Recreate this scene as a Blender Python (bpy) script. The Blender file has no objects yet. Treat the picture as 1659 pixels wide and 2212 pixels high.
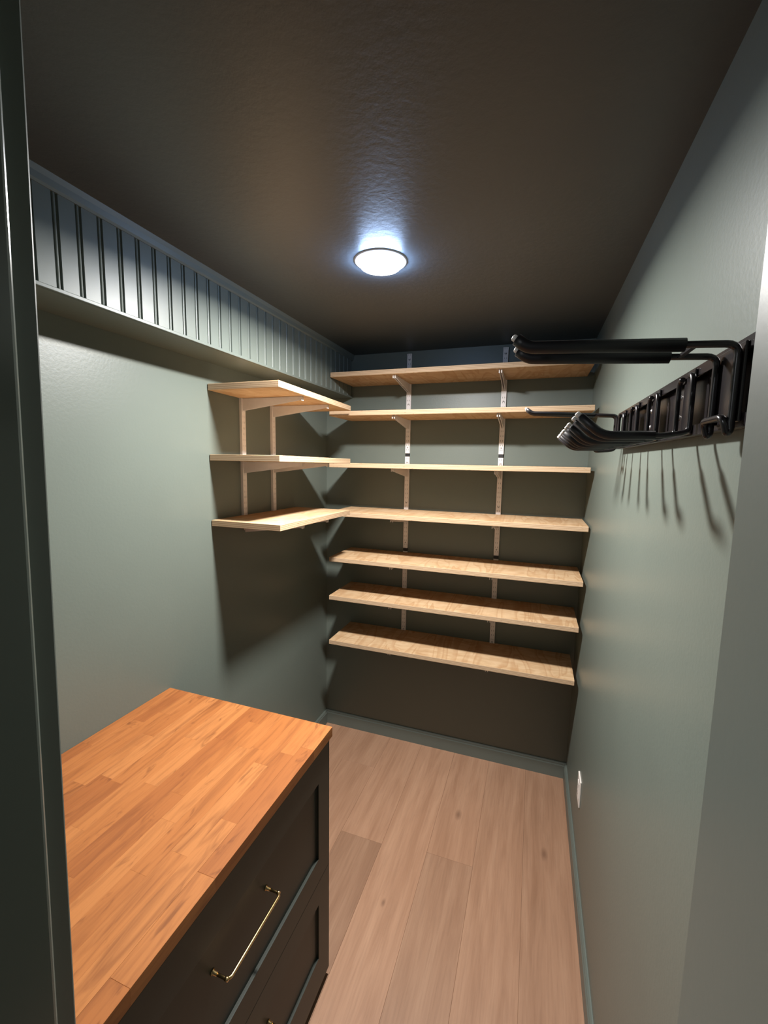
import bpy, bmesh, math, random
from mathutils import Vector, Matrix
random.seed(7)
sc = bpy.context.scene
COL = sc.collection

# ---------------------------------------------------------------- camera
fw = Vector((-0.32675891, 0.93785666, -0.11684817))
rt = Vector((0.94354925, 0.33081443, 0.0166318))
up = rt.cross(fw)
cam = bpy.data.cameras.new('camera')
cam.sensor_fit = 'HORIZONTAL'
cam.sensor_width = 36.0
cam.lens = 20.0885
cam.clip_start = 0.01
co = bpy.data.objects.new('camera', cam)
COL.objects.link(co)
R3 = Matrix((rt, up, -fw)).transposed()
co.matrix_world = Matrix.Translation((1.23407, -2.4353535, 1.744041)) @ R3.to_4x4()
sc.camera = co

# ---------------------------------------------------------------- world, lamp, exposure
world = bpy.data.worlds.new('world')
sc.world = world
world.use_nodes = True
bg = world.node_tree.nodes['Background']
bg.inputs[0].default_value = (0.80, 0.88, 1.0, 1)
bg.inputs[1].default_value = 0.05
LAMP = (0.741, -1.092)
H = 2.37
al = bpy.data.lights.new('downlight_beam', 'AREA')
al.shape = 'DISK'
al.size = 0.122
al.energy = 54.0
al.spread = math.radians(169)
al.color = (1.0, 0.965, 0.915)
ao = bpy.data.objects.new('downlight_beam', al)
ao.location = (LAMP[0], LAMP[1], H - 0.0225)
COL.objects.link(ao)
sc.view_settings.view_transform = 'Standard'
sc.view_settings.look = 'None'
sc.view_settings.gamma = 1.0
sc.view_settings.use_curve_mapping = False
sc.view_settings.exposure = 0.0
try:
    sc.cycles.use_denoising = True
    sc.cycles.max_bounces = 10
    sc.cycles.diffuse_bounces = 6
    sc.cycles.sample_clamp_indirect = 4.0
except Exception:
    pass

# ---------------------------------------------------------------- materials
class NT:
    def __init__(s, name):
        s.m = bpy.data.materials.new(name)
        s.m.use_nodes = True
        s.t = s.m.node_tree
        s.b = s.t.nodes['Principled BSDF']
    def n(s, typ, **kw):
        nd = s.t.nodes.new(typ)
        for k, v in kw.items():
            if k.startswith('i_'):
                nd.inputs[k[2:].replace('_', ' ')].default_value = v
            else:
                setattr(nd, k, v)
        return nd
    def l(s, a, b):
        s.t.links.new(a, b)
    def coords(s, kind='Object', scale=(1, 1, 1), offs=None):
        tc = s.n('ShaderNodeTexCoord')
        mp = s.n('ShaderNodeMapping')
        mp.inputs['Scale'].default_value = scale
        src = tc.outputs[kind]
        if offs is not None:
            add = s.n('ShaderNodeVectorMath', operation='ADD')
            s.l(src, add.inputs[0]); s.l(offs, add.inputs[1])
            src = add.outputs[0]
        s.l(src, mp.inputs['Vector'])
        return mp.outputs[0]
    def noise(s, vec, scale, detail=4, rough=.55, dist=0):
        nd = s.n('ShaderNodeTexNoise')
        nd.inputs['Scale'].default_value = scale
        nd.inputs['Detail'].default_value = detail
        nd.inputs['Roughness'].default_value = rough
        nd.inputs['Distortion'].default_value = dist
        s.l(vec, nd.inputs['Vector'])
        return nd.outputs[0]
    def ramp(s, fac, stops, interp='LINEAR'):
        nd = s.n('ShaderNodeValToRGB')
        cr = nd.color_ramp
        cr.interpolation = interp
        while len(cr.elements) < len(stops):
            cr.elements.new(.5)
        for e, (p, c) in zip(cr.elements, stops):
            e.position = p
            e.color = tuple(c) + (1,) if len(c) == 3 else c
        s.l(fac, nd.inputs[0])
        return nd.outputs[0]
    def mix(s, a, b, fac, mode='MIX'):
        nd = s.n('ShaderNodeMix', data_type='RGBA', blend_type=mode)
        for i, v in ((6, a), (7, b)):
            if isinstance(v, (tuple, list)):
                nd.inputs[i].default_value = tuple(v) + (1,)
            else:
                s.l(v, nd.inputs[i])
        if isinstance(fac, (int, float)):
            nd.inputs[0].default_value = fac
        else:
            s.l(fac, nd.inputs[0])
        return nd.outputs[2]
    def math(s, op, a, b=None, c=None):
        nd = s.n('ShaderNodeMath', operation=op)
        for i, v in enumerate((a, b, c)):
            if v is None: continue
            if isinstance(v, (int, float)): nd.inputs[i].default_value = v
            else: s.l(v, nd.inputs[i])
        return nd.outputs[0]
    def bump(s, h, strength, dist=.001):
        nd = s.n('ShaderNodeBump')
        nd.inputs['Strength'].default_value = strength
        nd.inputs['Distance'].default_value = dist
        s.l(h, nd.inputs['Height'])
        s.l(nd.outputs[0], s.b.inputs['Normal'])
    def set(s, color=None, rough=None, metal=None, spec=None):
        if color is not None:
            if isinstance(color, (tuple, list)): s.b.inputs['Base Color'].default_value = tuple(color) + (1,)
            else: s.l(color, s.b.inputs['Base Color'])
        if rough is not None:
            if isinstance(rough, (int, float)): s.b.inputs['Roughness'].default_value = rough
            else: s.l(rough, s.b.inputs['Roughness'])
        if metal is not None: s.b.inputs['Metallic'].default_value = metal
        if spec is not None: s.b.inputs['Specular IOR Level'].default_value = spec
        return s.m

def paint(name, base, rough, bump=.25, scale=90, spec=.5):
    s = NT(name)
    v = s.coords()
    n1 = s.noise(v, 3, 3)
    c = s.mix(tuple(x * .93 for x in base), tuple(min(1, x * 1.07) for x in base), n1)
    n2 = s.noise(v, scale, 5, .6)
    s.bump(n2, bump, .0015)
    return s.set(c, rough, spec=spec)

PAINT = (0.132, 0.156, 0.136)
M = {}
M['wall'] = paint('sage_green_wall_paint', PAINT, .40, .22, 110)
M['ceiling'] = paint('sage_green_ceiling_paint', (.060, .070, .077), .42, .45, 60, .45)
M['trim'] = paint('sage_green_satin_trim_paint', (.124, .146, .130), .44, .08, 60)
M['gloss_trim'] = paint('sage_green_gloss_trim_paint', (.132, .155, .136), .22, .03, 60)
M['cabinet'] = paint('dark_green_cabinet_paint', (.029, .035, .029), .46, .06, 60, .35)

def floor_mat():
    s = NT('oak_plank_flooring')
    oi = s.n('ShaderNodeObjectInfo')
    cmb = s.n('ShaderNodeCombineXYZ')
    r10 = s.math('MULTIPLY', oi.outputs['Random'], 23.0)
    s.l(r10, cmb.inputs[0]); s.l(r10, cmb.inputs[1])
    v = s.coords('Object', (9, .8, 9), cmb.outputs[0])
    n1 = s.noise(v, 2.2, 6, .6, .6)
    v2 = s.coords('Object', (90, 4, 90), cmb.outputs[0])
    n2 = s.noise(v2, 1.5, 4, .6)
    c = s.ramp(n1, [(.25, (.300, .162, .098)), (.5, (.375, .215, .136)), (.75, (.440, .265, .172))])
    c = s.mix(c, (.20, .11, .07), s.math('MULTIPLY', s.ramp(n2, [(.45, (0, 0, 0)), (.75, (1, 1, 1))]), .32))
    tint = oi.outputs['Color']
    c = s.mix(c, tint, 1.0, 'MULTIPLY')
    # three dark knots in the boards
    geo = s.n('ShaderNodeNewGeometry')
    for (kx, ky, kr) in ((.758, -.999, .016), (.967, -.465, .030), (1.367, -.548, .030)):
        sub = s.n('ShaderNodeVectorMath', operation='SUBTRACT')
        s.l(geo.outputs['Position'], sub.inputs[0]); sub.inputs[1].default_value = (kx, ky, 0)
        mul = s.n('ShaderNodeVectorMath', operation='MULTIPLY')
        s.l(sub.outputs[0], mul.inputs[0]); mul.inputs[1].default_value = (1.6, .75, 0)
        ln = s.n('ShaderNodeVectorMath', operation='LENGTH')
        s.l(mul.outputs[0], ln.inputs[0])
        f = s.n('ShaderNodeMapRange')
        s.l(ln.outputs['Value'], f.inputs['Value'])
        f.inputs['From Min'].default_value = kr; f.inputs['From Max'].default_value = kr * .2
        f.inputs['To Min'].default_value = 0; f.inputs['To Max'].default_value = .6
        c = s.mix(c, (.13, .065, .04), f.outputs[0])
    s.bump(n2, .15, .0006)
    return s.set(c, .48, spec=.4)
M['floor'] = floor_mat()

def ply_mat(name, along):           # along: 'x' or 'y' = grain direction of the faces
    s = NT(name)
    oi = s.n('ShaderNodeObjectInfo')
    cmb = s.n('ShaderNodeCombineXYZ')
    r = s.math('MULTIPLY', oi.outputs['Random'], 17.0)
    s.l(r, cmb.inputs[0]); s.l(r, cmb.inputs[1])
    sx = (5, 14, 5) if along == 'x' else (14, 5, 5)
    face = s.noise(s.coords('Object', sx, cmb.outputs[0]), 1.6, 6, .6, 1.2)
    cf = s.ramp(face, [(.25, (.44, .272, .140)), (.5, (.55, .378, .222)), (.75, (.63, .465, .295))])
    # broad rotary-cut figure across the board, each board its own
    sb = (7, 1.2, 1) if along == 'x' else (1.2, 7, 1)
    band = s.noise(s.coords('Object', sb, cmb.outputs[0]), 1.3, 2, .5, .9)
    cf = s.mix(cf, (.38, .20, .085), s.math('MULTIPLY', s.ramp(band, [(.42, (0, 0, 0)), (.43, (.9, .9, .9)), (.50, (.1, .1, .1)), (.56, (0, 0, 0)), (.57, (1, 1, 1)), (.64, (.2, .2, .2)), (.7, (0, 0, 0))]), .55))
    # plies on the edges
    tc = s.n('ShaderNodeTexCoord'); sep = s.n('ShaderNodeSeparateXYZ'); s.l(tc.outputs['Object'], sep.inputs[0])
    zz = s.math('FRACT', s.math('MULTIPLY', sep.outputs[2], 1 / .0068))
    ed = s.ramp(zz, [(0, (.57, .41, .27)), (.55, (.57, .41, .27)), (.62, (.38, .25, .145)), (.93, (.41, .27, .155)), (1, (.57, .41, .27))])
    spk = s.noise(s.coords('Object', (60, 60, 260)), 1.0, 4, .6)
    ed = s.mix(ed, (.16, .09, .05), s.ramp(spk, [(.66, (0, 0, 0)), (.72, (1, 1, 1))]))
    geo = s.n('ShaderNodeNewGeometry'); sn = s.n('ShaderNodeSeparateXYZ'); s.l(geo.outputs['Normal'], sn.inputs[0])
    isedge = s.math('LESS_THAN', s.math('ABSOLUTE', sn.outputs[2]), .5)
    c = s.mix(cf, ed, isedge)
    s.bump(spk, .1, .0008)
    return s.set(c, .62, spec=.25)
M['ply_x'] = ply_mat('pine_plywood_long', 'x')
M['ply_y'] = ply_mat('pine_plywood_side', 'y')

def stave_mat():
    s = NT('oiled_butcher_block')
    oi = s.n('ShaderNodeObjectInfo')
    cmb = s.n('ShaderNodeCombineXYZ')
    r = s.math('MULTIPLY', oi.outputs['Random'], 31.0)
    s.l(r, cmb.inputs[0]); s.l(r, cmb.inputs[1]); s.l(r, cmb.inputs[2])
    n1 = s.noise(s.coords('Object', (26, 2.6, 26), cmb.outputs[0]), 1.5, 5, .6, .8)
    n2 = s.noise(s.coords('Object', (160, 7, 160), cmb.outputs[0]), 1.2, 4, .6)
    base = s.ramp(oi.outputs['Random'], [(0, (.30, .100, .029)), (.35, (.355, .126, .036)), (.7, (.400, .150, .045)), (1, (.440, .175, .056))])
    dark = s.mix(base, (.17, .052, .016), .60)
    c = s.mix(dark, base, s.ramp(n1, [(.30, (0, 0, 0)), (.52, (1, 1, 1))]))
    c = s.mix(c, (.14, .040, .012), s.math('MULTIPLY', s.ramp(n2, [(.50, (0, 0, 0)), (.8, (1, 1, 1))]), .35))
    n3 = s.noise(s.coords('Object', (22, 6, 22), cmb.outputs[0]), 1.1, 3, .6, 1.5)
    c = s.mix(c, (.12, .036, .012), s.math('MULTIPLY', s.ramp(n3, [(.60, (0, 0, 0)), (.70, (1, 1, 1))]), .55))
    s.bump(n2, .06, .0005)
    return s.set(c, .45, spec=.3)
M['stave'] = stave_mat()

def simple(name, col, rough, metal=0., spec=.5, nscale=40, nb=.05):
    s = NT(name)
    v = s.coords()
    n = s.noise(v, nscale, 4)
    c = s.mix(tuple(x * .92 for x in col), tuple(min(1, x * 1.06) for x in col), n)
    s.bump(n, nb, .0005)
    return s.set(c, rough, metal, spec)
M['bracket'] = simple('white_coated_steel', (.78, .74, .73), .40)
M['screw'] = simple('zinc_screw', (.45, .43, .42), .35, .8)
M['black'] = simple('gloss_black_steel', (.012, .010, .011), .25, 0, .5, 200, .12)
M['rubber'] = simple('black_foam_sleeve', (.010, .009, .011), .45, 0, .5, 300, .2)
M['brass'] = simple('aged_brass', (.72, .50, .24), .25, 1.)
M['plate'] = simple('white_plastic', (.80, .76, .72), .35)
M['slot'] = simple('dark_recess', (.02, .02, .02), .8)
M['lamp_ring'] = simple('white_lamp_trim', (.80, .79, .77), .45)
s = NT('glowing_diffuser')
s.b.inputs['Emission Color'].default_value = (1, .97, .93, 1)
s.b.inputs['Emission Strength'].default_value = 30.0
M['lens'] = s.set((.9, .9, .9), .4)
s = NT('cool_light_guide_rim')  # added bluish emission, imitates lens bloom around the lamp
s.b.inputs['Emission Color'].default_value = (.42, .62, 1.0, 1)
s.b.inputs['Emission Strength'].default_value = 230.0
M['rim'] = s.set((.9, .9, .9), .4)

# ---------------------------------------------------------------- mesh helpers
def bm_box(bm, x0, x1, y0, y1, z0, z1):
    v = [bm.verts.new(p) for p in ((x0, y0, z0), (x1, y0, z0), (x1, y1, z0), (x0, y1, z0),
                                   (x0, y0, z1), (x1, y0, z1), (x1, y1, z1), (x0, y1, z1))]
    for f in ((0, 3, 2, 1), (4, 5, 6, 7), (0, 1, 5, 4), (1, 2, 6, 5), (2, 3, 7, 6), (3, 0, 4, 7)):
        bm.faces.new([v[i] for i in f])
    return v
def bm_prism(bm, pts, axis, a, b):
    """polygon pts (2D) swept along axis from a to b"""
    def P(p, t):
        if axis == 'x': return (t, p[0], p[1])
        if axis == 'y': return (p[0], t, p[1])
        return (p[0], p[1], t)
    A = [bm.verts.new(P(p, a)) for p in pts]; B = [bm.verts.new(P(p, b)) for p in pts]
    n = len(pts)
    for i in range(n):
        bm.faces.new((A[i], A[(i + 1) % n], B[(i + 1) % n], B[i]))
    bm.faces.new(A[::-1]); bm.faces.new(B)
def bevel(bm, w, seg=2, ang=30):
    bmesh.ops.recalc_face_normals(bm, faces=bm.faces)
    es = [e for e in bm.edges if len(e.link_faces) == 2 and e.calc_face_angle(0) > math.radians(ang)]
    if es: bmesh.ops.bevel(bm, geom=es, offset=w, segments=seg, profile=.5, affect='EDGES')
def bm_tube(bm, pts, r, seg=10):
    """round tube through the points; r is a number or one per point; closed ends"""
    pts = [Vector(p) for p in pts]
    rs = r if isinstance(r, (list, tuple)) else [r] * len(pts)
    rings = []
    t0 = (pts[1] - pts[0]).normalized()
    nrm = t0.orthogonal().normalized()
    for i, p in enumerate(pts):
        if i == 0: t = (pts[1] - pts[0])
        elif i == len(pts) - 1: t = (pts[-1] - pts[-2])
        else: t = (pts[i + 1] - pts[i]).normalized() + (pts[i] - pts[i - 1]).normalized()
        t.normalize()
        nrm = (nrm - t * nrm.dot(t)).normalized()
        bn = t.cross(nrm)
        rings.append([bm.verts.new(p + (nrm * math.cos(2 * math.pi * k / seg) + bn * math.sin(2 * math.pi * k / seg)) * rs[i]) for k in range(seg)])
    for a, b in zip(rings, rings[1:]):
        for k in range(seg):
            f = bm.faces.new((a[k], a[(k + 1) % seg], b[(k + 1) % seg], b[k])); f.smooth = True
    bm.faces.new(rings[0][::-1]); bm.faces.new(rings[-1])
def fillet(pts, r, n=5):
    """round the inner corners of a polyline"""
    pts = [Vector(p) for p in pts]
    out = [pts[0]]
    for a, p, b in zip(pts, pts[1:], pts[2:]):
        d1 = (a - p); d2 = (b - p)
        rr = min(r, d1.length * .45, d2.length * .45)
        s_, e_ = p + d1.normalized() * rr, p + d2.normalized() * rr
        for k in range(n + 1):
            t = k / n
            out.append(s_ * (1 - t) ** 2 + p * 2 * t * (1 - t) + e_ * t * t)
    out.append(pts[-1])
    return out
def bm_disc_lathe(bm, c, prof, seg=48, axis='z'):
    """surface of revolution about an axis through c; prof = (radius, height)"""
    rings = []
    for (r, h) in prof:
        if r < 1e-6:
            rings.append([bm.verts.new(_ax(c, 0, 0, h, axis))]); continue
        rings.append([bm.verts.new(_ax(c, r * math.cos(2 * math.pi * k / seg), r * math.sin(2 * math.pi * k / seg), h, axis)) for k in range(seg)])
    for a, b in zip(rings, rings[1:]):
        if len(a) == 1 and len(b) == 1: continue
        for k in range(seg):
            k2 = (k + 1) % seg
            if len(a) == 1: f = bm.faces.new((a[0], b[k2], b[k]))
            elif len(b) == 1: f = bm.faces.new((a[k], a[k2], b[0]))
            else: f = bm.faces.new((a[k], a[k2], b[k2], b[k]))
            f.smooth = True
def _ax(c, u, v, h, axis):
    if axis == 'z': return (c[0] + u, c[1] + v, c[2] + h)
    if axis == 'x': return (c[0] + h, c[1] + u, c[2] + v)
    return (c[0] + u, c[1] + h, c[2] + v)
def obj(name, bm, mat, parent=None, origin=None, local=False):
    """link one mesh object; vertices are given in world coordinates, origin moves the pivot"""
    bmesh.ops.recalc_face_normals(bm, faces=bm.faces)
    me = bpy.data.meshes.new(name)
    bm.to_mesh(me); bm.free()
    me.materials.append(M[mat])
    o = bpy.data.objects.new(name, me)
    COL.objects.link(o)
    if origin is not None:
        me.transform(Matrix.Translation(-Vector(origin)))
        o.location = origin
    if parent is not None:
        o.parent = parent
        if local:
            pass
        elif origin is None:
            me.transform(Matrix.Translation(-Vector(parent.get('pivot', (0, 0, 0)))))
        else:
            o.location = Vector(origin) - Vector(parent.get('pivot', (0, 0, 0)))
    return o
def thing(name, label, cat, loc=(0, 0, 0), group=None):
    o = bpy.data.objects.new(name, None)
    o.empty_display_size = .05
    COL.objects.link(o)
    o.location = loc
    o['pivot'] = tuple(loc)
    o['label'] = label; o['category'] = cat
    if group: o['group'] = group
    return o
def tag(o, label, cat, group=None):
    o['label'] = label; o['category'] = cat
    if group: o['group'] = group
    return o
def struct(name, bm, mat, label=None):
    o = obj(name, bm, mat)
    o['kind'] = 'structure'
    if label: o['label'] = label
    return o
def box(*a):
    bm = bmesh.new(); bm_box(bm, *a); return bm
def dup(root, loc, label=None):
    """copy a thing and each of its parts and sub-parts"""
    r = root.copy(); COL.objects.link(r); r.location = loc
    if label: r['label'] = label
    for ch in list(root.children):
        c = ch.copy(); COL.objects.link(c); c.parent = r
        for g in ch.children:
            d = g.copy(); COL.objects.link(d); d.parent = c
    return r

# ---------------------------------------------------------------- room shell
W = 1.489
YN = -2.15          # inner face of the wall with the doorway
T = .11
struct('wall_back', box(-T, W + T, 0, T, -.02, H), 'wall', 'dark sage green back wall behind the long shelves')
struct('wall_left', box(-T, 0, YN, 0, -.02, H), 'wall', 'sage green left wall above the wooden countertop')
struct('wall_right', box(W, W + T, YN, 0, -.02, H), 'wall', 'sage green right wall with black hook rack and outlet')
struct('ceiling', box(-T, W + T, -3.5, T, H, H + .05), 'ceiling', 'dark green textured ceiling around the round downlight')
# wall with the doorway: the opening leans a little, as in the house
def xl(z): return .7965 - (.7965 - .768) * (2.0 - z) / .92
def xr(z): return 1.3388 + .0 * z
bm = bmesh.new()
bm_prism(bm, [(0, -.02), (xl(0), -.02), (xl(H), H), (0, H)], 'y', YN - T, YN)
bm_prism(bm, [(xr(0), -.02), (W + T, -.02), (W + T, H), (xr(H), H)], 'y', YN - T, YN)
bevel(bm, .002, 2)
wn = struct('wall_front', bm, 'trim', 'dark green door jambs either side of the opening')
bm = bmesh.new()
x0a, x0b = xl(0), xl(H)
bm_prism(bm, [(x0a - .002, 0), (x0a + .011, 0), (x0b + .011, H - .001), (x0b - .002, H - .001)], 'y', YN - .085, YN - .0235)
bevel(bm, .0055, 4)
struct('trim_1', bm, 'gloss_trim', 'dark green door stop with a thin bright bead on the left jamb')
# landing outside the doorway
struct('wall_hall_left', box(-T, 0, -3.5, YN - T, -.02, H), 'wall')
struct('wall_hall_right', box(W + .5, W + .5 + T, -3.5, YN - T, -.02, H), 'wall')

# floor: slab with planks
fl = struct('floor', box(-T, W + .5 + T, -3.5, T, -.06, -.012), 'slot', 'light oak plank floor')
seams = [0.0, .05, .2545, .4595, .6635, .868, 1.0725, 1.277, W]
joints = {3: -.752, 5: -.722, 4: -1.47, 6: -1.62, 7: -1.50, 2: -.30, 1: -1.0, 0: -.5}
L = 1.5
for i in range(len(seams) - 1):
    a, b = seams[i], seams[i + 1]
    j = joints[i]
    cuts = [0.0]
    y = j
    while y < -.01:
        cuts.append(y); y -= 0 if False else L
        if y < -3.4: break
    cuts = sorted(set([c for c in cuts if c > -3.4] + [-3.4]), reverse=True)
    for y1, y0 in zip(cuts, cuts[1:]):
        bm = bmesh.new()
        bm_box(bm, a + .0002, b - .0002, y0 + .0002, y1 - .0002, -.012, 0)
        es = [e for e in bm.edges if all(v.co.z > -.001 for v in e.verts)]
        bmesh.ops.bevel(bm, geom=es, offset=.0005, segments=1, affect='EDGES')
        po = obj('plank', bm, 'floor', fl, origin=((a + b) / 2, (y0 + y1) / 2, 0))
        k = cuts.index(y1)
        t_ = {3: (1.04, .80), 5: (1.02, .86), 4: (1.06, 1.0), 6: (.95, .9), 7: (.88, .95), 2: (.97, 1.0)}.get(i, (1., .95))[min(k, 1)]
        po.color = (t_, t_ * .985, t_ * .97, 1)
obj('plank', box(W + .001, W + .5, -3.4, YN - T, -.012, 0), 'floor', fl, origin=(W + .25, -2.8, 0))

# baseboards with a stepped cap
def base_prof(s=1, o=0.):
    return [(o, 0), (o + s * .013, 0), (o + s * .013, .072), (o + s * .0095, .078), (o + s * .0095, .083), (o + s * .004, .090), (o, .090)]
bm = bmesh.new(); bm_prism(bm, [(p[0], p[1]) for p in base_prof(-1, 0)], 'x', 0.0, W)
struct('baseboard_back', bm, 'trim', 'green baseboard along the foot of the back wall')
bm = bmesh.new(); bm_prism(bm, base_prof(-1, W), 'y', YN, -.013)
struct('baseboard_right', bm, 'trim', 'green baseboard along the foot of the right wall')
bm = bmesh.new(); bm_prism(bm, base_prof(1, 0), 'y', -1.283, -.013)
struct('baseboard_left', bm, 'trim', 'green baseboard on the left wall beyond the cabinet')

# soffit along the left wall, faced with beadboard planks
SX, SZ = .172, 2.120
bm = bmesh.new()
bm_box(bm, 0, SX - .008, YN, 0, SZ, H)
sf = struct('soffit', bm, 'wall', 'boxed soffit along the top of the left wall faced with beadboard')
PITCH = .0540
def bead_plank(y1):
    y0 = y1 - PITCH
    g = .0035; b = .0075      # groove width, bead width
    xf, xg = SX, SX - .0042
    pts = [(SX - .008, y0), (xg, y0), (xf, y0 + .0012)]
    pts += [(xf, y1 - b - 2 * g)]
    pts += [(xg, y1 - b - 2 * g + .0008), (xg, y1 - b - g - .0008)]
    for k in range(7):
        a = math.pi * k / 6
        yc = y1 - g - b / 2
        pts.append((xg + .0038 * math.sin(a), yc - b / 2 * math.cos(a)))
    pts += [(xg, y1 - g + .0005), (xg, y1), (SX - .008, y1)]
    bm = bmesh.new(); bm_prism(bm, pts, 'z', SZ + .0095, H - .030)
    return bm
y1 = -.016
first = None
while y1 - PITCH > YN:
    if first is None:
        first = obj('beadboard_plank', bead_plank(y1), 'trim', sf, origin=(SX, y1, H - .1))
    else:
        c = first.copy(); COL.objects.link(c); c.parent = sf; c.location = (SX, y1, H - .1)
    y1 -= PITCH
bm = bmesh.new(); bm_box(bm, SX - .008, SX + .0015, YN, 0, SZ, SZ + .0095); bevel(bm, .0015, 2)
obj('bottom_lip', bm, 'trim', sf)
bm = bmesh.new()
bm_prism(bm, [(SX - .008, H - .032), (SX + .002, H - .032), (SX + .005, H - .026), (SX + .007, H - .012), (SX + .012, H), (SX - .008, H)], 'y', YN, 0)
obj('crown_strip', bm, 'trim', sf)

# ---------------------------------------------------------------- ceiling downlight
lt = thing('ceiling_downlight', 'round white recessed downlight glowing in the dark ceiling', 'ceiling light', (LAMP[0], LAMP[1], H))
bm = bmesh.new()
bm_disc_lathe(bm, (LAMP[0], LAMP[1], H), [(.064, -.002), (.064, -.005), (.070, -.006), (.080, -.004), (.085, 0), (.064, 0)], 64)
obj('trim_ring', bm, 'lamp_ring', lt)
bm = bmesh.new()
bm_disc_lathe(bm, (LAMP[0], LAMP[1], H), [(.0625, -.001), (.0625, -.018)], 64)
obj('light_guide_rim', bm, 'rim', lt)  # glowing band added to throw a cool halo on the ceiling
bm = bmesh.new()
bm_disc_lathe(bm, (LAMP[0], LAMP[1], H), [(.0625, -.018), (.058, -.0200), (.03, -.0206), (0, -.021)], 64)
obj('diffuser', bm, 'lens', lt)
ao.parent = lt; ao.location = (0, 0, -.0225)

# unseen fill light, added behind the camera to brighten the right jamb
hl = thing('hall_ceiling_light', 'round white ceiling light of the landing outside the doorway', 'ceiling light', (.30, -3.05, H))
bm = bmesh.new()
bm_disc_lathe(bm, (.30, -3.05, H), [(.12, 0), (.12, -.02), (.105, -.028), (.10, -.02), (0, -.02)], 48)
obj('housing', bm, 'lamp_ring', hl)
hal = bpy.data.lights.new('hall_light', 'AREA'); hal.shape = 'DISK'; hal.size = .20; hal.energy = 13.0; hal.color = (.93, .96, 1.0)
hao = bpy.data.objects.new('hall_light', hal); COL.objects.link(hao); hao.parent = hl; hao.location = (0, 0, -.03)

# ---------------------------------------------------------------- shelves on the back wall
TH = .0245
D = .309
shelf_z = [2.211, 2.008, 1.733, 1.465, 1.207, .986, .723]
shelf_xe = [1.458, 1.470, 1.471, 1.480, 1.474, 1.469, 1.467]
drop = [-.002, 0, 0, 0, 0, 0, 0]
words = ['topmost', 'second', 'third', 'fourth', 'fifth', 'sixth', 'lowest']
def board(name, x0, x1, y0, y1, zt, mat, zr=0.):
    c = ((x0 + x1) / 2, (y0 + y1) / 2, zt - TH / 2)
    bm = bmesh.new(); bm_box(bm, x0, x1, y0, y1, zt - TH, zt)
    bevel(bm, .0012, 1)
    return obj(name, bm, mat, None, origin=c)
xs0 = [.1765, .171, .171, .171, .171, .171, .171]
lab = ['topmost long plywood shelf on the back wall, just under the ceiling',
       'second long plywood shelf from the top on the back wall',
       'third long plywood shelf from the top on the back wall, seen edge on',
       'fourth long plywood shelf from the top on the back wall, meeting the lowest side shelf',
       'fifth long plywood shelf from the top on the back wall, third from the bottom',
       'sixth long plywood shelf from the top, second from the bottom on the back wall',
       'lowest long plywood shelf on the back wall, nearest the floor']
for i, z in enumerate(shelf_z):
    o = board('shelf_board', xs0[i], shelf_xe[i], -D, -.0035, z, 'ply_x')
    tag(o, lab[i], 'shelf', 'long plywood shelves on the back wall')

# slotted standards -------------------------------------------------
def bm_standard(h, w=.0265, d=.0125, t=.0018):
    """double slotted U channel standing on z=0, back at y=0, front at y=-d, centred on x"""
    bm = bmesh.new()
    bm_box(bm, -w / 2, -w / 2 + t, -d, 0, 0, h)
    bm_box(bm, w / 2 - t, w / 2, -d, 0, 0, h)
    xsr = [(-w / 2 + t, -.0062), (-.0044, .0044), (.0062, w / 2 - t)]
    for a, b in xsr:
        bm_box(bm, a, b, -d, -d + t, 0, h)
    z = 0
    while z < h:
        z2 = min(z + .0165, h)
        for a, b in ((xsr[0][1], xsr[1][0]), (xsr[1][1], xsr[2][0])):
            bm_box(bm, a, b, -d, -d + t, z, z2)
        z += .0254
    return bm
def standard(x, y, z0, z1, face, label, group, nscrew=3, cap=False):
    t = thing('shelf_standard', label, 'shelf standard', (x, y, z0), group)
    h = z1 - z0
    rot = Matrix.Identity(4) if face == 'back' else Matrix.Rotation(math.radians(90), 4, 'Z')
    bm = bm_standard(h); bm.transform(rot)
    me_o = obj('slotted_rail', bm, 'bracket', t, local=True)
    if cap:
        bm = bmesh.new(); bm_box(bm, -.0125, .0125, -.0128, 0, -.0185, -.0003); bevel(bm, .001, 1)
        obj('end_cap', bm, 'rubber', t, local=True)
    for k in range(nscrew):
        zc = h * (.06 + .88 * k / (nscrew - 1))
        bm = bmesh.new()
        bm_disc_lathe(bm, (0, -.0125, zc), [(0, -.0022), (.0028, -.0020), (.0042, -.0004), (.0042, .0)], 12, 'y')
        bm.transform(rot)
        obj('screw', bm, 'screw', t, local=True)
    return t
UX = (.528, 1.056)
segs = [(1.794, 2.354, 'upper'), (1.234, 1.775, 'middle'), (.700, 1.214, 'lower')]
for x, side in zip(UX, ('left', 'right')):
    for a, b, wd in segs:
        standard(x, 0, a, b, 'back', '%s slotted white metal upright of the %s column on the back wall' % (wd, side),
                 'slotted uprights on the back wall', cap=wd != 'lower')
LY = (-.827, -.595)
standard(0, LY[0], 1.452, 2.055, 'left', 'slotted white upright on the left wall, the one nearer the doorway', 'slotted uprights on the left wall')
standard(0, LY[1], 1.452, 2.055, 'left', 'slotted white upright on the left wall, the one nearer the back corner', 'slotted uprights on the left wall')

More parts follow.
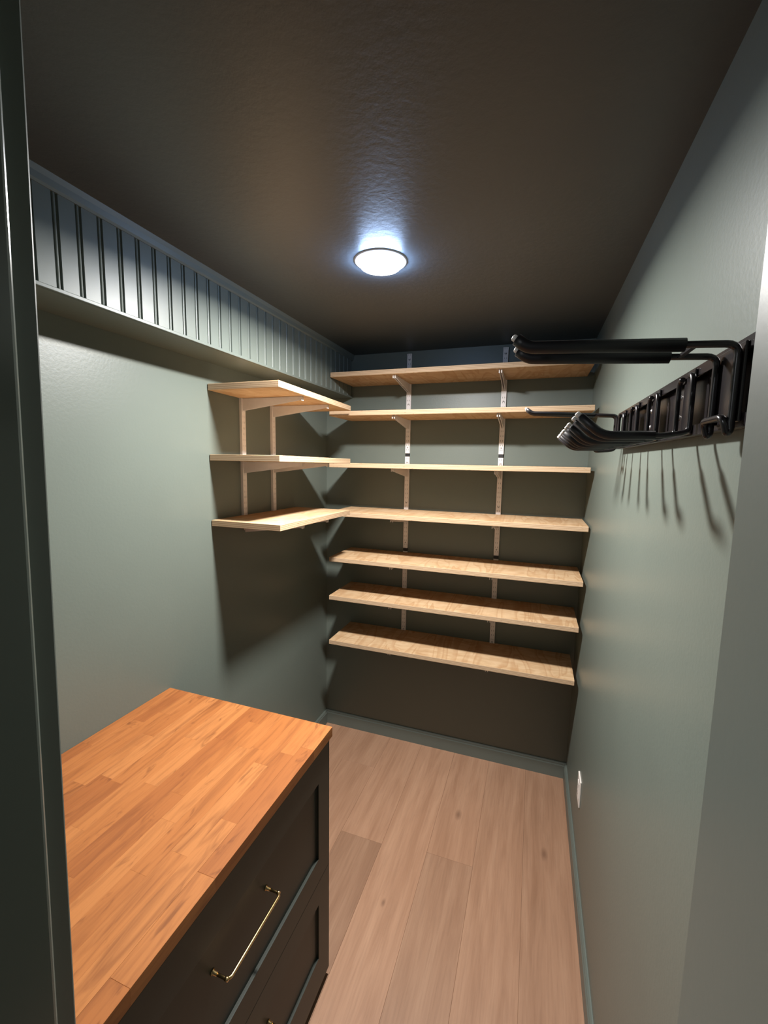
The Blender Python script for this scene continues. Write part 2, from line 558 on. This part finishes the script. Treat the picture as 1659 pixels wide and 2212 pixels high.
# brackets -----------------------------------------------------------
def make_bracket(L, name, label, group, face):
    """arm reaching along -y from y=0; top edge at z=0"""
    t = thing(name, label, 'shelf bracket', (0, 0, 0), group)
    rot = Matrix.Identity(4) if face == 'back' else Matrix.Rotation(math.radians(90), 4, 'Z')
    prof = [(-.012, 0), (-L, 0), (-L - .002, -.006), (-L + .004, -.013), (-.020, -.050), (-.0145, -.052), (-.0125, -.05)]
    bm = bmesh.new()
    for sx in (-1, 1):
        x = sx * .0055
        bm_prism(bm, prof, 'x', x - .0009, x + .0009)
    bm_prism(bm, [(-.0125, -.0018), (-L + .012, -.0018), (-L + .012, 0), (-.0125, 0)], 'x', -.0055, .0055)
    bm.transform(rot)
    obj('arm', bm, 'bracket', t, local=True)
    bm = bmesh.new()
    for sx in (-1, 1):
        x = sx * .0055
        bm_prism(bm, [(-L + .006, 0), (-L - .003, 0), (-L - .005, -.005), (-L - .003, -.017), (-L + .006, -.0135)], 'x', x - .0022, x + .0022)
    bm.transform(rot)
    obj('tip', bm, 'plate', t, local=True)
    bm = bmesh.new()
    for zz in (-.014, -.039):
        for sx in (-1, 1):
            bm_box(bm, sx * .0055 - .0009, sx * .0055 + .0009, -.014, -.006, zz - .004, zz + .004)
    bm.transform(rot)
    obj('hook_tab', bm, 'bracket', t, local=True)
    return t
bk = None
for i, z in enumerate(shelf_z):
    for x, side in zip(UX, ('left', 'right')):
        l = 'white metal bracket under the %s long back shelf, %s of its pair' % (words[i] + ('' if i in (0, 6) else ' from the top'), side)
        if bk is None:
            bk = make_bracket(.283, 'shelf_bracket', l, 'brackets under the back shelves', 'back'); bk.location = (x, 0, z - TH)
        else:
            dup(bk, (x, 0, z - TH), l)
# left wall shelves
side_z = [(2.036, 2.024), (1.761, 1.755), (1.496, 1.488)]
sw_ = ['top', 'middle', 'lowest']
bl = None
for i, (zn, zf) in enumerate(side_z):
    x0, x1, y0, y1 = .003, .327, -1.034, -.376
    bm = bmesh.new(); vs = bm_box(bm, x0, x1, y0, y1, -TH, 0)
    for v in vs:
        v.co.z += zn if v.co.y < -.7 else zf
    bevel(bm, .0012, 1)
    o = obj('side_shelf_board', bm, 'ply_y', None, origin=((x0 + x1) / 2, (y0 + y1) / 2, (zn + zf) / 2 - TH / 2))
    tag(o, ['top short plywood shelf on the left wall, its orange underside showing below the soffit',
            'middle short plywood shelf on the left wall, seen edge on',
            'lowest short plywood shelf on the left wall, its lit top showing'][i], 'shelf', 'short plywood shelves on the left wall')
    for y, side in zip(LY, ('nearer the doorway', 'nearer the back corner')):
        zb = zn + (zf - zn) * (y - y0) / (y1 - y0) - TH - .001
        l = 'white metal bracket under the %s left wall shelf, the one %s' % (sw_[i], side)
        if bl is None:
            bl = make_bracket(.304, 'side_shelf_bracket', l, 'brackets under the left wall shelves', 'left'); bl.location = (0, y, zb)
        else:
            dup(bl, (0, y, zb), l)

# ---------------------------------------------------------------- cabinet and countertop
CY0, CY1 = YN + .004, -1.285
cab = thing('drawer_cabinet', 'dark green shaker drawer cabinet under the butcher block countertop', 'cabinet', (.33, (CY0 + CY1) / 2, 0))
bm = bmesh.new(); bm_box(bm, .003, .640, CY0, CY1, .095, .864)
obj('carcass', bm, 'cabinet', cab)
bm = bmesh.new(); bm_box(bm, .003, .585, CY0 + .001, CY1 - .002, .001, .095)
obj('toe_kick', bm, 'cabinet', cab)
# side skirt and front base rail
bm = bmesh.new(); bm_box(bm, .585, .640, CY1 - .018, CY1, .001, .095)
obj('side_foot', bm, 'cabinet', cab)
def drawer(z0, z1, rt_, rb_, xf=.662, st=.073):
    """shaker front: four frame pieces and a panel set back, one mesh"""
    y0, y1 = CY0, CY1 - .001
    xb = .6405; dp = .0085
    bm = bmesh.new()
    def q(a, b, c, d, x):
        return [(x, a, c), (x, b, c), (x, b, d), (x, a, d)]
    vo = [bm.verts.new(p) for p in q(y0, y1, z0, z1, xf)]
    vi = [bm.verts.new(p) for p in q(y0 + st, y1 - st, z0 + rb_, z1 - rt_, xf)]
    vp = [bm.verts.new(p) for p in q(y0 + st, y1 - st, z0 + rb_, z1 - rt_, xf - dp)]
    vb = [bm.verts.new(p) for p in q(y0, y1, z0, z1, xb)]
    for k in range(4):
        j = (k + 1) % 4
        bm.faces.new((vo[k], vo[j], vi[j], vi[k]))
        bm.faces.new((vi[k], vi[j], vp[j], vp[k]))
        bm.faces.new((vo[k], vb[k], vb[j], vo[j]))
    bm.faces.new(vp); bm.faces.new(vb)
    bevel(bm, .0010, 2, 40)
    return bm
hy0, hy1 = -1.823, -1.613
for (z0, z1, rt_, rb_, hz) in ((.4235, .858, .098, .080, .676), (.030, .4225, .080, .118, .281)):
    dr = obj('drawer', drawer(z0, z1, rt_, rb_), 'cabinet', cab, origin=(.64, (CY0 + CY1) / 2, z0))
    dr['pivot'] = (.64, (CY0 + CY1) / 2, z0)
    bm = bmesh.new()
    xf = .662 - .0085
    path = fillet([(xf + .006, hy0 + .010, hz), (.690, hy0 + .010, hz), (.696, hy0 + .016, hz), (.696, hy1 - .016, hz), (.690, hy1 - .010, hz), (xf + .006, hy1 - .010, hz)], .006, 4)
    bm_tube(bm, path, .0034, 10)
    for yy in (hy0 + .010, hy1 - .010):
        bm_disc_lathe(bm, (xf, yy, hz), [(.0, 0), (.0065, 0), (.0065, .002), (.0042, .004), (.0038, .012), (0, .012)], 20, 'x')
        bm_disc_lathe(bm, (.690, yy, hz), [(.0, -.005), (.0042, -.004), (.0046, 0), (.0042, .004), (0, .005)], 14, 'x')
    h = obj('handle', bm, 'brass', dr)
    h['label'] = 'slim brass bar handle'
# the top is butcher block made of glued staves
ZC, ZB = .898, .866
ct = thing('countertop', 'orange butcher block countertop of glued wooden staves on the green cabinet', 'countertop', (.335, -1.71, ZB))
random.seed(21)
nrow = 15
x0, x1 = .001, .667
rw = (x1 - x0) / nrow
for r_ in range(nrow):
    a, b = x0 + r_ * rw, x0 + (r_ + 1) * rw
    y = -1.275 + random.uniform(0, .25)
    ends = [-1.275]
    while y > CY0 + .12:
        y -= random.uniform(.18, .46)
        if y < ends[-1] - .06 and y > CY0 + .06: ends.append(y)
    ends.append(CY0)
    for ya, yb in zip(ends, ends[1:]):
        dz = random.uniform(-.00012, 0)
        bm = bmesh.new(); vs = bm_box(bm, a + .00003, b - .00003, yb + .00003, ya - .00003, ZB, ZC + dz)
        es = [e for e in bm.edges if (all(v.co.z > ZB + .01 for v in e.verts))]
        bmesh.ops.bevel(bm, geom=es, offset=.00012 if r_ < nrow - 1 else .0004, segments=1, affect='EDGES')
        obj('stave', bm, 'stave', ct, origin=((a + b) / 2, (ya + yb) / 2, ZC))

# ---------------------------------------------------------------- outlet
ol = thing('wall_outlet', 'small white outlet plate low on the right wall near the back corner', 'outlet', (W, -.572, .372))
bm = bmesh.new(); bm_box(bm, W - .0062, W, -.610, -.534, .314, .430); bevel(bm, .0022, 3)
obj('cover_plate', bm, 'plate', ol)
bm = bmesh.new(); bm_box(bm, W - .0085, W - .005, -.589, -.555, .338, .406); bevel(bm, .0012, 2)
obj('receptacle_face', bm, 'plate', ol)
for zc in (.356, .388):
    for dy in (-.0065, .0065):
        bm = bmesh.new()
        bm_box(bm, W - .0089, W - .0083, -.572 + dy - .001, -.572 + dy + .001, zc - .004, zc + .004)
        obj('socket_slot', bm, 'slot', ol)

# ---------------------------------------------------------------- black wall rack
ra = thing('hook_rail', 'long black steel hook rail screwed to the right wall', 'wall rack', (W, -1.37, 1.845))
RY0, RY1 = -1.835, -.925
bm = bmesh.new(); bm_box(bm, W - .010, W, RY0, RY1, 1.794, 1.902); bevel(bm, .0015, 1)
obj('back_plate', bm, 'black', ra)
bm = bmesh.new()
bm_prism(bm, [(W - .010, 1.902), (W - .010, 1.894), (W - .018, 1.894), (W - .018, 1.886), (W - .0205, 1.886), (W - .0205, 1.902)], 'y', RY0, RY1)
obj('top_channel', bm, 'black', ra)
bm = bmesh.new()
bm_prism(bm, [(W - .010, 1.794), (W - .010, 1.802), (W - .018, 1.802), (W - .018, 1.810), (W - .0205, 1.810), (W - .0205, 1.794)], 'y', RY0, RY1)
obj('bottom_channel', bm, 'black', ra)
for yy in (-1.04, -1.29, -1.50, -1.66, -1.80):
    for zz in (1.832, 1.868):
        bm = bmesh.new()
        bm_disc_lathe(bm, (W - .010, yy, zz), [(0, -.003), (.003, -.0027), (.0052, -.0005), (.0052, 0)], 14, 'x')
        obj('bolt', bm, 'screw', ra)

def short_hook(yc, label):
    t = thing('double_prong_hook', label, 'tool hook', (W - .025, yc, 1.80), 'short black double hooks on the rail')
    bm = bmesh.new(); bm_box(bm, W - .0245, W - .0210, yc - .024, yc + .024, 1.796, 1.898); bevel(bm, .001, 1)
    obj('clip_plate', bm, 'black', t)
    for s_ in (-1, 1):
        y = yc + s_ * .036
        bm = bmesh.new()
        p = fillet([(W - .029, yc + s_ * .018, 1.888), (W - .029, yc + s_ * .030, 1.888), (W - .029, y, 1.876), (W - .029, y, 1.7985), (W - .060, y, 1.7935), (1.345, y, 1.7935)], .009, 4)
        bm_tube(bm, p, .0042, 10)
        obj('wire', bm, 'black', t)
        bm = bmesh.new()
        p = fillet([(W - .075, y, 1.7935), (1.338, y, 1.7935), (1.301, y, 1.826)], .016, 5)
        bm_tube(bm, p, .0074, 12)
        obj('foam_sleeve', bm, 'rubber', t)
        bm = bmesh.new(); bm_tube(bm, [(1.3025, y, 1.8247), (1.2968, y, 1.8297), (1.2952, y, 1.8311)], [.0050, .0048, .0030], 10)
        obj('bare_tip', bm, 'plate', t)
    return t
short_hook(-1.035, 'short black double hook on the rail, the furthest from the doorway of the short ones')
short_hook(-1.200, 'short black double hook on the rail, second of the short ones from the back corner')
short_hook(-1.387, 'short black double hook on the rail, third of the short ones from the back corner')
short_hook(-1.592, 'short black double hook on the rail, nearest the doorway of the short ones')

def long_hook(yc, dy, r, label, sleeve0, ft=.052):
    t = thing('long_prong_hook', label, 'tool hook', (W - .025, yc, 1.80), 'long black hooks at the ends of the rail')
    zt = 1.8935
    bm = bmesh.new(); bm_box(bm, W - .0245, W - .0210, yc - dy * .6, yc + dy * .6, 1.800, 1.896); bevel(bm, .001, 1)
    obj('clip_plate', bm, 'black', t)
    # one bent wire: prong, leg, foot, across, foot, leg, prong
    a, b = yc - dy / 2, yc + dy / 2
    xw = W - .029
    bm = bmesh.new()
    p = fillet([(1.255, a, zt + .010), (xw, a, zt), (xw, a, 1.790), (xw - ft, a, 1.786), (xw - ft - .006, a, 1.806), (xw - ft - .006, b, 1.806), (xw - ft, b, 1.786), (xw, b, 1.790), (xw, b, zt), (1.255, b, zt + .010)], .013, 5)
    bm_tube(bm, p, .0045, 10)
    obj('bent_wire', bm, 'black', t)
    for y in (a, b):
        bm = bmesh.new()
        p = fillet([(sleeve0, y, zt + .0025), (1.216, y, zt + .012), (1.200, y, zt + .024)], .012, 5)
        bm_tube(bm, p, r, 14)
        obj('foam_sleeve', bm, 'rubber', t)
        d_ = (p[-1] - p[-2]).normalized(); e_ = p[-1]
        bm = bmesh.new(); bm_tube(bm, [e_ - d_ * .002, e_ + d_ * .005, e_ + d_ * .0065], [r * .6, r * .55, r * .35], 10)
        obj('bare_tip', bm, 'plate', t)
    bm = bmesh.new()
    bm_box(bm, sleeve0 + .008, sleeve0 + .014, a, b, zt - .0005, zt + .0035)
    obj('cross_brace', bm, 'black', t)
    return t
long_hook(-1.750, .066, .0085, 'long black double prong hook at the doorway end of the rail', W - .085, .003)
long_hook(-.950, .030, .0058, 'long black double prong hook at the back corner end of the rail', W - .090)
